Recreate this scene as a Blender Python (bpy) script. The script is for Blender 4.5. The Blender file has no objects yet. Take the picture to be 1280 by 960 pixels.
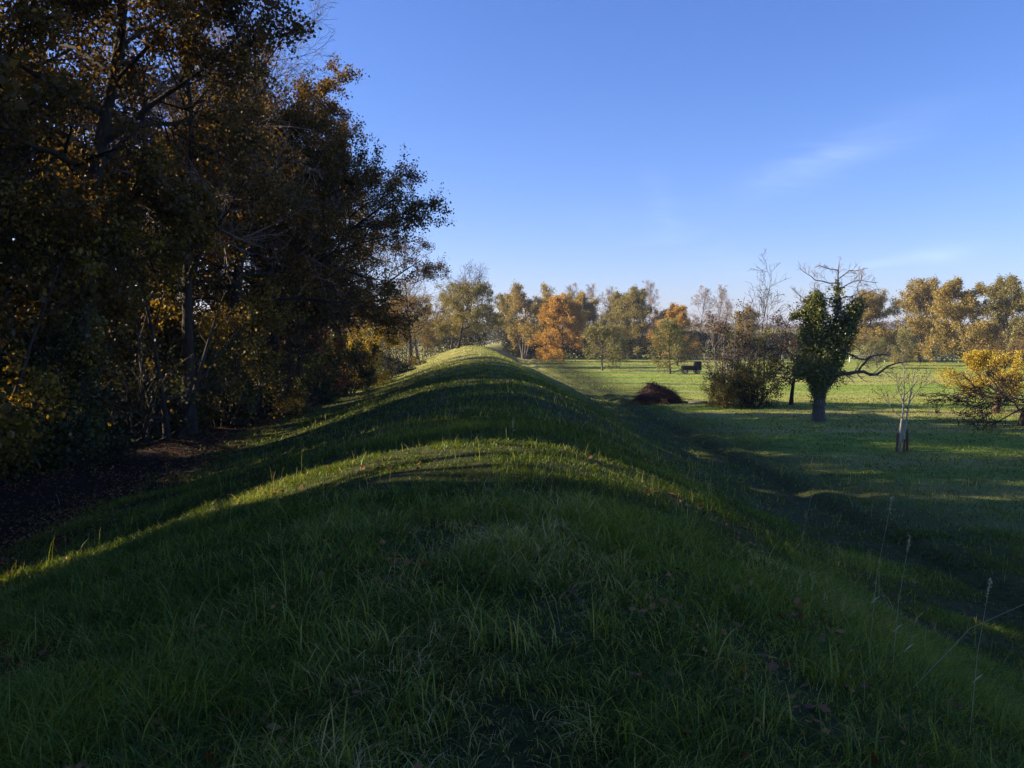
import bpy, math, random
import numpy as np
R = math.radians
sc = bpy.context.scene
# ------------------------------------------------------------------ camera, sky, sun, exposure
EYE = 4.4
cam_d = bpy.data.cameras.new('camera'); cam = bpy.data.objects.new('camera', cam_d)
sc.collection.objects.link(cam); sc.camera = cam
cam_d.sensor_width = 36; cam_d.lens = 29.95; cam_d.clip_start = .05; cam_d.clip_end = 6000
cam.location = (0, 0, EYE); cam.rotation_euler = (R(90-3.2), 0, 0)
EL, AZ = R(24), R(6)            # sun: on the left, a touch ahead
TS = np.array([-math.cos(EL)*math.cos(AZ), math.cos(EL)*math.sin(AZ), math.sin(EL)])
sun_d = bpy.data.lights.new('sun', 'SUN'); sun = bpy.data.objects.new('sun', sun_d); sc.collection.objects.link(sun)
sun_d.energy = 4.6; sun_d.angle = R(.5); sun_d.color = (1, .84, .62)
import mathutils
sun.rotation_euler = mathutils.Vector(TS).to_track_quat('Z', 'Y').to_euler()
world = bpy.data.worlds.new('World'); sc.world = world; world.use_nodes = True
wn, wl = world.node_tree.nodes, world.node_tree.links
wn.clear()
wo = wn.new('ShaderNodeOutputWorld'); bg = wn.new('ShaderNodeBackground'); sky = wn.new('ShaderNodeTexSky')
sky.sky_type = 'NISHITA'; sky.sun_disc = False; sky.sun_elevation = EL
sky.sun_rotation = math.atan2(TS[0], TS[1]); sky.air_density = 1.0; sky.dust_density = .6; sky.ozone_density = 4.5; sky.altitude = 150
bg.inputs['Strength'].default_value = .066
hs = wn.new('ShaderNodeHueSaturation'); hs.inputs['Saturation'].default_value = 1.10
tint = wn.new('ShaderNodeMix'); tint.data_type = 'RGBA'; tint.blend_type = 'MULTIPLY'; tint.inputs['Factor'].default_value = 1; tint.inputs['B'].default_value = (1.0, .915, 1.16, 1)
wl.new(sky.outputs[0], tint.inputs['A']); wl.new(tint.outputs['Result'], hs.inputs['Color'])
# thin cirrus wisps, laid out by world direction
tc = wn.new('ShaderNodeTexCoord')
mx = wn.new('ShaderNodeMix'); mx.data_type = 'RGBA'
cl_in = None
def wmath(op, a, b=None, clamp=False):
    n = wn.new('ShaderNodeMath'); n.operation = op; n.use_clamp = clamp
    for i, v in enumerate((a, b)):
        if v is None: continue
        if isinstance(v, (int, float)): n.inputs[i].default_value = v
        else: wl.new(v, n.inputs[i])
    return n.outputs[0]
sep = wn.new('ShaderNodeSeparateXYZ'); wl.new(tc.outputs['Generated'], sep.inputs[0])
az_ = wmath('ARCTAN2', sep.outputs[0], sep.outputs[1]); el_ = wmath('ARCSINE', sep.outputs[2])
nz = wn.new('ShaderNodeTexNoise'); mp = wn.new('ShaderNodeMapping'); mp.inputs['Scale'].default_value = (5, 5, 26)
mp.inputs['Rotation'].default_value = (0, R(-14), 0)
wl.new(tc.outputs['Generated'], mp.inputs[0]); wl.new(mp.outputs[0], nz.inputs[0])
nz.inputs['Scale'].default_value = 1.6; nz.inputs['Detail'].default_value = 7; nz.inputs['Roughness'].default_value = .62
nz.inputs['Distortion'].default_value = .7
wis = None
for (a0, e0, sa, se, sl, amp) in ((.35, .19, .10, .020, .30, .09), (.175, .145, .020, .028, -.9, .05), (.458, .083, .035, .010, .15, .10), (.40, .076, .03, .005, .1, .08), (.21, .10, .09, .02, -.3, .05)):
    da = wmath('SUBTRACT', az_, a0); de = wmath('SUBTRACT', wmath('SUBTRACT', el_, e0), wmath('MULTIPLY', da, sl))
    q = wmath('ADD', wmath('POWER', wmath('ABSOLUTE', wmath('DIVIDE', da, sa)), 2), wmath('POWER', wmath('ABSOLUTE', wmath('DIVIDE', de, se)), 2))
    g = wmath('MULTIPLY', wmath('EXPONENT', wmath('MULTIPLY', q, -1)), amp)
    wis = g if wis is None else wmath('ADD', wis, g)
nzr = wmath('MULTIPLY', wmath('SUBTRACT', nz.outputs[0], .36), 3.2, True)
fac = wmath('MULTIPLY', wis, nzr, True)
wl.new(fac, mx.inputs['Factor']); wl.new(hs.outputs[0], mx.inputs['A']); mx.inputs['B'].default_value = (9.5, 10.5, 12, 1)
wl.new(mx.outputs['Result'], bg.inputs[0]); wl.new(bg.outputs[0], wo.inputs[0])
sc.view_settings.view_transform = 'Standard'; sc.view_settings.look = 'None'
sc.view_settings.exposure = 1.55; sc.view_settings.gamma = 1; sc.view_settings.use_curve_mapping = False
sc.render.engine = 'CYCLES'
cy = sc.cycles
cy.max_bounces = 5; cy.diffuse_bounces = 3; cy.transmission_bounces = 3; cy.glossy_bounces = 1; cy.transparent_max_bounces = 4
cy.use_fast_gi = False; cy.caustics_reflective = False; cy.caustics_refractive = False
cy.use_adaptive_sampling = True; cy.adaptive_threshold = .015

# ------------------------------------------------------------------ numpy helpers
def hash2(ix, iy, seed=0):
    n = (ix.astype(np.int64)*374761393 + iy.astype(np.int64)*668265263 + seed*1442695041) & 0xffffffff
    n = ((n ^ (n >> 13))*1274126177) & 0xffffffff
    n = ((n ^ (n >> 16))*2246822519) & 0xffffffff
    return ((n ^ (n >> 15)) & 0xffffff)/float(0xffffff)
def vnoise(x, y, seed=0):
    x = np.asarray(x, float); y = np.asarray(y, float)
    ix = np.floor(x); iy = np.floor(y); fx = x-ix; fy = y-iy
    fx = fx*fx*(3-2*fx); fy = fy*fy*(3-2*fy)
    a = hash2(ix, iy, seed); b = hash2(ix+1, iy, seed); c = hash2(ix, iy+1, seed); d = hash2(ix+1, iy+1, seed)
    return (a*(1-fx)+b*fx)*(1-fy)+(c*(1-fx)+d*fx)*fy
def fbm(x, y, seed=0, o=3):
    s = 0; a = .5; t = 0
    for i in range(o):
        s = s+a*vnoise(x*2**i, y*2**i, seed+i*7); t += a; a *= .5
    return s/t
def noise3(P, f, seed=0):
    return (vnoise(P[:, 0]*f+P[:, 2]*f*.37, P[:, 1]*f-P[:, 2]*f*.41, seed)+vnoise(P[:, 2]*f*1.1+P[:, 0]*f*.3, P[:, 1]*f*.6+P[:, 2]*f*.8+9.3, seed+3))*.5
def sstep(a, b, x):
    t = np.clip((x-a)/(b-a), 0, 1); return t*t*(3-2*t)
def nrm(v): return v/np.maximum(np.linalg.norm(v, axis=-1, keepdims=True), 1e-9)

def cx(y):
    y = np.asarray(y, float)
    return np.where(y < 0, 0, -6*np.clip(y/131, 0, 1)**1.6) + 3.0*sstep(135, 215, y)
def dyke(x, y):
    x = np.asarray(x, float); y = np.asarray(y, float)
    s = x-cx(y)
    hc = 2.8+.22*np.exp(-((y-112)/26)**2)-.14*np.exp(-((y-20)/4.5)**2)-.10*np.exp(-((y-48)/10)**2)+.05*np.sin(y*.11)*sstep(15, 40, y)
    hc = hc-.35*sstep(135, 170, y)
    tr = np.clip(s/8.0, 0, 1); tl = np.clip(-s/10.0, 0, 1)
    zr = hc*(1+np.cos(np.pi*tr))/2; zl = .6+(hc-.6)*(1+np.cos(np.pi*tl))/2
    z = np.where(s > 0, zr, zl)
    z = z-.13*np.exp(-((s-8.5)/.28)**2)-.07*np.exp(-((s-10.1)/.25)**2)+.05*np.exp(-((s-9.3)/.4)**2)
    z = z-.10*np.exp(-((s+10.3)/.8)**2)
    return z
def gz(x, y):
    x = np.asarray(x, float); y = np.asarray(y, float)
    z = dyke(x, y)+.10*(fbm(x*.16, y*.16, 5)-.5)+.12*(fbm(x*.75, y*.75, 9)-.5)*(1-.75*np.exp(-((x-cx(y)-9)/2.5)**2))
    z = z+.35*(fbm(x*.02, y*.02, 31)-.5)*sstep(25, 70, x)
    return z
def gz1(x, y): return float(gz(np.array([x]), np.array([y]))[0])
def at(px, D): return (px-640)/1065*D

COL = sc.collection
def link(o): COL.objects.link(o); return o
def tag(o, label=None, cat=None, group=None, kind=None):
    for k, v in (('label', label), ('category', cat), ('group', group), ('kind', kind)):
        if v: o[k] = v
    return o
def empty(name, loc, rz=0, s=1):
    o = bpy.data.objects.new(name, None); o.location = loc; o.rotation_euler = (0, 0, rz); o.scale = (s, s, s)
    o.empty_display_size = .2
    return link(o)
def mesh(name, V, F, mats, midx=None, rnd=None, smooth=False):
    V = np.asarray(V, np.float32); F = np.asarray(F, np.int32)
    me = bpy.data.meshes.new(name)
    me.vertices.add(len(V)); me.vertices.foreach_set('co', V.ravel())
    k = F.shape[1] if len(F) else 4
    me.loops.add(F.size); me.loops.foreach_set('vertex_index', F.ravel())
    me.polygons.add(len(F)); me.polygons.foreach_set('loop_start', np.arange(0, F.size, k, dtype=np.int32))
    for m in mats: me.materials.append(m)
    if midx is not None: me.polygons.foreach_set('material_index', np.asarray(midx, np.int32))
    if smooth: me.polygons.foreach_set('use_smooth', np.ones(len(F), bool))
    if rnd is not None:
        a = me.attributes.new('rnd', 'FLOAT', 'FACE'); a.data.foreach_set('value', np.asarray(rnd, np.float32))
    me.update(calc_edges=True)
    return me
def obj(name, me, parent=None):
    o = bpy.data.objects.new(name, me)
    if parent is not None: o.parent = parent
    return link(o)

# ------------------------------------------------------------------ materials
def newmat(name):
    m = bpy.data.materials.new(name); m.use_nodes = True; n, l = m.node_tree.nodes, m.node_tree.links; n.clear()
    return m, n, l, n.new('ShaderNodeOutputMaterial')
def ramp(n, stops):
    r = n.new('ShaderNodeValToRGB'); cr = r.color_ramp
    while len(cr.elements) < len(stops): cr.elements.new(.5)
    for e, (p, c) in zip(cr.elements, stops): e.position = p; e.color = (*c, 1)
    return r
def leaf_mat(name, stops, transl=.46, gloss=.025, nscale=.35, nw=.35, tcol=(1.15, 1.0, .6), glr=.5):
    m, n, l, out = newmat(name)
    at_ = n.new('ShaderNodeAttribute'); at_.attribute_name = 'rnd'
    g = n.new('ShaderNodeNewGeometry'); nz = n.new('ShaderNodeTexNoise'); nz.inputs['Scale'].default_value = nscale
    l.new(g.outputs['Position'], nz.inputs['Vector']); nz.inputs['Detail'].default_value = 3
    def M(op, a, b):
        q = n.new('ShaderNodeMath'); q.operation = op
        for i, v in enumerate((a, b)):
            if isinstance(v, (int, float)): q.inputs[i].default_value = v
            else: l.new(v, q.inputs[i])
        return q.outputs[0]
    f = M('ADD', M('MULTIPLY', at_.outputs['Fac'], 1-nw), M('MULTIPLY', M('ADD', M('MULTIPLY', M('SUBTRACT', nz.outputs[0], .5), 2.4), .5), nw))
    r = ramp(n, stops); l.new(f, r.inputs[0])
    d = n.new('ShaderNodeBsdfDiffuse'); t = n.new('ShaderNodeBsdfTranslucent'); s = n.new('ShaderNodeMixShader'); s.inputs[0].default_value = transl
    mc = n.new('ShaderNodeMix'); mc.data_type = 'RGBA'; mc.blend_type = 'MULTIPLY'; mc.inputs['Factor'].default_value = 1
    l.new(r.outputs[0], mc.inputs['A']); mc.inputs['B'].default_value = (*tcol, 1)
    l.new(r.outputs[0], d.inputs[0]); l.new(mc.outputs['Result'], t.inputs[0]); l.new(d.outputs[0], s.inputs[1]); l.new(t.outputs[0], s.inputs[2])
    gl = n.new('ShaderNodeBsdfGlossy'); gl.inputs['Roughness'].default_value = glr; gl.inputs['Color'].default_value = (.8, .8, .8, 1)
    s2 = n.new('ShaderNodeMixShader'); s2.inputs[0].default_value = gloss
    l.new(s.outputs[0], s2.inputs[1]); l.new(gl.outputs[0], s2.inputs[2]); l.new(s2.outputs[0], out.inputs[0])
    return m
def bark_mat(name, c1, c2, scale=6):
    m, n, l, out = newmat(name)
    b = n.new('ShaderNodeBsdfPrincipled'); b.inputs['Roughness'].default_value = .9; b.inputs['Specular IOR Level'].default_value = .2
    g = n.new('ShaderNodeTexCoord'); mp = n.new('ShaderNodeMapping'); mp.inputs['Scale'].default_value = (scale, scale, scale*.25)
    nz = n.new('ShaderNodeTexNoise'); nz.inputs['Scale'].default_value = 2.5; nz.inputs['Detail'].default_value = 6; nz.inputs['Roughness'].default_value = .7
    l.new(g.outputs['Object'], mp.inputs[0]); l.new(mp.outputs[0], nz.inputs[0])
    r = ramp(n, [(.3, c1), (.7, c2)]); l.new(nz.outputs[0], r.inputs[0]); l.new(r.outputs[0], b.inputs['Base Color'])
    bu = n.new('ShaderNodeBump'); bu.inputs['Strength'].default_value = .6; bu.inputs['Distance'].default_value = .03
    l.new(nz.outputs[0], bu.inputs['Height']); l.new(bu.outputs[0], b.inputs['Normal']); l.new(b.outputs[0], out.inputs[0])
    return m
M = {}
M['bark'] = bark_mat('dark_bark', (.022, .018, .013), (.065, .052, .038))
M['bark_grey'] = bark_mat('grey_bark', (.05, .045, .038), (.17, .15, .12))
M['bark_pale'] = bark_mat('pale_bark', (.24, .22, .17), (.50, .47, .40))
M['twig_grey'] = bark_mat('grey_twigs', (.22, .17, .14), (.36, .29, .25), 1)
M['twig_red'] = bark_mat('red_brown_twigs', (.07, .035, .025), (.15, .08, .05), 1)
M['wood'] = bark_mat('weathered_wood', (.13, .11, .09), (.30, .27, .22), 4)
M['wood_red'] = bark_mat('reddish_wood', (.055, .032, .022), (.17, .10, .07), 4)
M['white'] = bark_mat('white_painted_wood', (.65, .65, .62), (.82, .82, .80), 3)
M['oak'] = leaf_mat('brown_oak_leaves', [(0, (.045, .048, .010)), (.35, (.09, .068, .013)), (.65, (.165, .095, .018)), (.88, (.29, .19, .028)), (1, (.50, .36, .04))])
M['rust'] = leaf_mat('rust_leaves', [(0, (.07, .03, .012)), (.4, (.17, .07, .02)), (.75, (.30, .13, .03)), (1, (.42, .22, .05))])
M['maple'] = leaf_mat('yellow_maple_leaves', [(0, (.035, .04, .008)), (.35, (.10, .085, .012)), (.65, (.27, .18, .018)), (1, (.55, .36, .03))], .42)
M['olive'] = leaf_mat('olive_leaves', [(0, (.08, .085, .03)), (.4, (.18, .17, .05)), (.75, (.31, .26, .08)), (1, (.42, .33, .12))])
M['golden'] = leaf_mat('golden_brown_leaves', [(0, (.12, .105, .035)), (.4, (.28, .22, .055)), (.75, (.42, .32, .08)), (1, (.48, .37, .12))])
M['orange'] = leaf_mat('orange_leaves', [(0, (.18, .13, .03)), (.35, (.38, .24, .045)), (.7, (.56, .33, .055)), (1, (.66, .43, .09))])
M['yellow'] = leaf_mat('bright_yellow_leaves', [(0, (.15, .12, .02)), (.3, (.34, .27, .035)), (.7, (.55, .43, .05)), (1, (.68, .53, .08))])
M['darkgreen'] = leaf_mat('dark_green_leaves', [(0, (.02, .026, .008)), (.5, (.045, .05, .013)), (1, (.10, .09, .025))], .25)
M['bushgreen'] = leaf_mat('bush_green_leaves', [(0, (.02, .035, .008)), (.5, (.055, .07, .015)), (.85, (.12, .12, .02)), (1, (.22, .19, .03))])
M['ivy'] = leaf_mat('ivy_leaves', [(0, (.04, .055, .015)), (.5, (.12, .145, .035)), (.85, (.22, .23, .065)), (1, (.30, .29, .10))], .2, .03, glr=.45)
M['apple'] = leaf_mat('pale_olive_leaves', [(0, (.08, .08, .03)), (.5, (.20, .20, .06)), (1, (.40, .36, .13))])
M['brown'] = leaf_mat('dull_brown_leaves', [(0, (.035, .028, .018)), (.5, (.085, .055, .03)), (1, (.17, .11, .05))])
M['litter'] = leaf_mat('fallen_leaves', [(0, (.06, .025, .010)), (.4, (.16, .06, .02)), (.8, (.34, .14, .04)), (1, (.50, .27, .08))], .15, .04)
M['grass'] = leaf_mat('grass_blades', [(0, (.020, .034, .006)), (.28, (.062, .100, .013)), (.58, (.140, .200, .024)), (.80, (.29, .34, .045)), (.88, (.45, .36, .12)), (1, (.68, .56, .28))], .40, .018, .5, .30, (1.25, 1.1, .5), .42)
M['straw'] = leaf_mat('dry_grass_stalk', [(0, (.38, .33, .20)), (1, (.62, .54, .34))], .3)

def ground_mat():
    m, n, l, out = newmat('ground')
    b = n.new('ShaderNodeBsdfPrincipled'); b.inputs['Roughness'].default_value = .95; b.inputs['Specular IOR Level'].default_value = .1
    g = n.new('ShaderNodeNewGeometry'); sp = n.new('ShaderNodeSeparateXYZ'); l.new(g.outputs['Position'], sp.inputs[0])
    def noise(scale, det=5, vec=None, sx=None):
        z = n.new('ShaderNodeTexNoise'); z.inputs['Scale'].default_value = scale; z.inputs['Detail'].default_value = det; z.inputs['Roughness'].default_value = .6
        if sx:
            mp = n.new('ShaderNodeMapping'); mp.inputs['Scale'].default_value = sx; l.new(g.outputs['Position'], mp.inputs[0]); l.new(mp.outputs[0], z.inputs[0])
        else: l.new(g.outputs['Position'], z.inputs[0])
        return z.outputs[0]
    def mixc(f, a, b_):
        q = n.new('ShaderNodeMix'); q.data_type = 'RGBA'
        l.new(f, q.inputs['Factor'])
        for k, v in (('A', a), ('B', b_)):
            if isinstance(v, tuple): q.inputs[k].default_value = (*v, 1)
            else: l.new(v, q.inputs[k])
        return q.outputs['Result']
    def mr(v, a, b_, c=0, d=1):
        q = n.new('ShaderNodeMapRange'); q.inputs[1].default_value = a; q.inputs[2].default_value = b_; q.inputs[3].default_value = c; q.inputs[4].default_value = d
        l.new(v, q.inputs[0]); return q.outputs[0]
    def add(a, b_, op='ADD'):
        q = n.new('ShaderNodeMath'); q.operation = op
        for i, v in enumerate((a, b_)):
            if isinstance(v, (int, float)): q.inputs[i].default_value = v
            else: l.new(v, q.inputs[i])
        return q.outputs[0]
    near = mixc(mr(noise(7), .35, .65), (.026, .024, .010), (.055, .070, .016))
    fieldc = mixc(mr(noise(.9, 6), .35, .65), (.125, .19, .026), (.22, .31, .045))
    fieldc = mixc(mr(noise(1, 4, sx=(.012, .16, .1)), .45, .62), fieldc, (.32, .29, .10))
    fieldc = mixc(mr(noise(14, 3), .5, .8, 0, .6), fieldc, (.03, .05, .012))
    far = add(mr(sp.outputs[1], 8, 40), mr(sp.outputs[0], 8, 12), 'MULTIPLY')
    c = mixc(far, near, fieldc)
    dy = add(mr(sp.outputs[1], 35, 80), mr(sp.outputs[0], 6, 2), 'MULTIPLY')
    c = mixc(dy, c, mixc(mr(noise(.6, 6), .35, .65), (.16, .17, .04), (.36, .32, .12)))
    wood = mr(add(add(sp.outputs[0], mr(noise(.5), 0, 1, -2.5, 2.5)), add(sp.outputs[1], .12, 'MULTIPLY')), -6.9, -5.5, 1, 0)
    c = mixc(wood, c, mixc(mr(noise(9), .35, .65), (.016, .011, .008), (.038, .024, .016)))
    rut = add(sp.outputs[0], 8.5, 'SUBTRACT')
    l.new(c, b.inputs['Base Color'])
    bu = n.new('ShaderNodeBump'); bu.inputs['Strength'].default_value = .8; bu.inputs['Distance'].default_value = .08
    l.new(noise(6, 8), bu.inputs['Height']); l.new(bu.outputs[0], b.inputs['Normal']); l.new(b.outputs[0], out.inputs[0])
    return m
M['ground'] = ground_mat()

# ------------------------------------------------------------------ ground sheet
def spaced(a, b, d0, grow):
    v = [a]; d = d0
    while v[-1] < b: v.append(v[-1]+d); d *= grow
    return v
xs = sorted(set([round(-q, 3) for q in spaced(14, 1800, .4, 1.09)]+[round(v, 3) for v in np.arange(-13.8, 12, .2)]+[round(v, 3) for v in spaced(12, 1800, .3, 1.055)]))
ys = sorted(set([round(-q, 3) for q in spaced(6, 400, .6, 1.12)]+[round(v, 3) for v in np.arange(-5.8, 26, .2)]+[round(v, 3) for v in spaced(26, 2600, .3, 1.012 if False else 1.018)]))
X, Y = np.meshgrid(xs, ys); Z = gz(X, Y)
V = np.stack([X, Y, Z], -1).reshape(-1, 3)
nx, ny = len(xs), len(ys)
ii = (np.arange(ny-1)[:, None]*nx+np.arange(nx-1)[None]).ravel()
F = np.stack([ii, ii+1, ii+nx+1, ii+nx], -1)
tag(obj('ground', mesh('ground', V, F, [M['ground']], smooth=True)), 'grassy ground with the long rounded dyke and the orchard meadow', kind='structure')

# ------------------------------------------------------------------ light patches shaped by cutting gaps in the foliage along the sun's rays
TA, KE = math.tan(AZ), math.tan(EL)/math.cos(AZ)
def in_gap(P, rng):
    """True where foliage is cut away to let sunlight through (u along the row, w height carried along the sun's rays)."""
    u = P[:, 1]+P[:, 0]*TA; w = P[:, 2]+P[:, 0]*KE
    jag = (vnoise(u*2.0, w*2.0, 77)-.5)*.7+(vnoise(u*.6, w*.6, 78)-.5)*.8
    g = np.zeros(len(P), bool); r = rng.random(len(P))
    for (u0, sl, hw, p, w0, w1) in GAPS:
        g |= (np.abs(u-u0-(w-2.8)*sl+jag*(.4 if sl == .6 else min(1, hw*1.5))) < hw) & (r < p) & (w > w0) & (w < w1)
    hb = .6+1.1*sstep(-2, 2.6, w); ub = 10.35+(w+2.2)*.235
    g |= (np.abs(u-ub+jag*.45) < hb) & (w > -5) & (w < 3.34) & (r < np.where(u < ub-hb*.5, .975, 1.1))
    dark = vnoise(u*.33+w*.10, w*.07+3, 91)
    bound = 4.6-3.6*(u-48)/89
    g |= (u > 50) & (w > bound+.6*jag) & (dark < .66) & (r < np.where(P[:, 0] > -14.3, .94, .985))
    g |= (u > 65) & (u < 122) & (w > -3) & (dark < .88) & (r < .975)
    deep = P[:, 0] < -14.3; pat = vnoise(u*.55, w*.5, 95) > .38
    g |= deep & pat & (u > 27) & (u < 39) & (w > -3.8) & (w < 1.2) & (r < .93)
    g |= deep & pat & (u > 19) & (u < 24) & (w > -3.5) & (w < 1.0) & (r < .93)
    pat2 = vnoise(u*.45+7, w*.4, 96) > .60
    g |= deep & pat2 & (u > 20) & (u < 45) & (w > 1.5) & (w < 14) & (r < .93)
    g |= deep & (u > 44) & (u < 110) & (w > -4) & (w < 3) & (r < .9)
    return g & ~((P[:, 0] > -10.5) & (P[:, 2] > 8.0) & (P[:, 1] < 60))
GAPS = [(46, 0, 5.5, .95, 9.3, 60), (35, 0, 5.5, .74, 6.6, 60), (27.5, 0, 3.4, .62, 4.3, 60), (15.3, .5, .16, .6, .5, 2.6), (20.5, .7, .25, .9, -.5, 1.5), (31.5, .5, 2.0, .97, -5, 3.3),
        (38, .5, .6, .95, -5, 0.0), (58, .3, 1.6, .97, -5, 3.3),
        (47.3, 0, .5, .8, 4.0, 20), (43.6, -.05, .35, .7, 4.8, 20), (39.5, -.2, 1.1, .75, 6.6, 20), (36.5, -.25, .8, .6, 8.0, 20), (29.5, 0, .5, .5, 3.9, 5)]

# ------------------------------------------------------------------ trees
def tubes(P, Rr, K):
    """P (N,S,3), Rr (N,S) -> verts, quads"""
    N, S, _ = P.shape
    T = np.empty_like(P); T[:, 1:-1] = P[:, 2:]-P[:, :-2]; T[:, 0] = P[:, 1]-P[:, 0]; T[:, -1] = P[:, -1]-P[:, -2]
    T = nrm(T)
    ref = np.where(np.abs(T[:, :1, 2:3]) > .8, np.array([1., 0, 0]), np.array([0, 0, 1.]))
    A = nrm(np.cross(T, np.broadcast_to(ref, T.shape))); B = np.cross(T, A)
    th = np.arange(K)*2*np.pi/K
    V = P[:, :, None]+Rr[:, :, None, None]*(A[:, :, None]*np.cos(th)[:, None]+B[:, :, None]*np.sin(th)[:, None])
    V = V.reshape(-1, 3)
    base = (np.arange(N)*S*K)[:, None, None]+(np.arange(S-1)*K)[None, :, None]; k = np.arange(K)[None, None]
    a = base+k; b = base+(k+1) % K
    return V, np.stack([a, b, b+K, a+K], -1).reshape(-1, 4)
def spawn(P, Rd, Ln, rng, n, t0, t1, ang, ratio, S, wander, trop, rmul=.6, jit=.3, tipfac=.5):
    """children of branches P (N,S,3)"""
    N, S0, _ = P.shape
    t = t0+(t1-t0)*((np.arange(n)[None]+rng.random((N, n)))/n)
    f = np.clip(t*(S0-1), 0, S0-1.001); i = f.astype(int); fr = (f-i)[..., None]
    rows = np.arange(N)[:, None]
    p = P[rows, i]*(1-fr)+P[rows, i+1]*fr
    tan = nrm(P[rows, i+1]-P[rows, i])
    rad = Rd[rows, i]*(1-fr[..., 0])+Rd[rows, i+1]*fr[..., 0]
    az = rng.random((N, n))*2*np.pi+np.arange(n)[None]*2.4
    ref = np.where(np.abs(tan[..., 2:3]) > .8, np.array([1., 0, 0]), np.array([0, 0, 1.]))
    A = nrm(np.cross(tan, np.broadcast_to(ref, tan.shape))); B = np.cross(tan, A)
    an = ang*(1+jit*(rng.random((N, n))-.5)*2)
    d = tan*np.cos(an)[..., None]+(A*np.cos(az)[..., None]+B*np.sin(az)[..., None])*np.sin(an)[..., None]
    L = Ln[:, None]*ratio*(1-tipfac*(t-t0)/max(t1-t0, 1e-6))*(.65+.7*rng.random((N, n)))
    return walk(p.reshape(-1, 3), d.reshape(-1, 3), L.ravel(), (rad*rmul).ravel(), S, wander, trop, rng)
def walk(p, d, L, r, S, wander, trop, rng, taper=.25):
    N = len(p); P = np.empty((N, S, 3)); P[:, 0] = p; Rr = np.empty((N, S)); Rr[:, 0] = r
    for s in range(1, S):
        d = nrm(d+rng.normal(0, wander, (N, 3))+np.array([0, 0, trop]))
        P[:, s] = P[:, s-1]+d*(L/(S-1))[:, None]; Rr[:, s] = r*(1-(1-taper)*s/(S-1))
    return P, Rr, L
def leaves(P, rng, n, size, off, up=0., keep=None):
    """n leaf quads per polyline"""
    N, S, _ = P.shape
    t = .15+.85*rng.random((N, n)); f = np.clip(t*(S-1), 0, S-1.001); i = f.astype(int); fr = (f-i)[..., None]
    rows = np.arange(N)[:, None]
    p = (P[rows, i]*(1-fr)+P[rows, i+1]*fr).reshape(-1, 3)+rng.normal(0, off, (N*n, 3))
    if keep is not None: p = p[keep(p, rng)]
    return leafquads(p, rng, size, up)
def leafquads(p, rng, size, up=0.):
    n = len(p)
    a = nrm(rng.normal(0, 1, (n, 3))+np.array([0, 0, -.35])); c = nrm(rng.normal(0, 1, (n, 3))+np.array([0, 0, up*2])); b = nrm(np.cross(a, c))
    s = (size*(.6+.8*rng.random(n)))[:, None]
    return np.stack([p-a*s*.5, p+b*s*.36-a*s*.05, p+a*s*.5, p-b*s*.36-a*s*.05], 1)      # (n,4,3)

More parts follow.
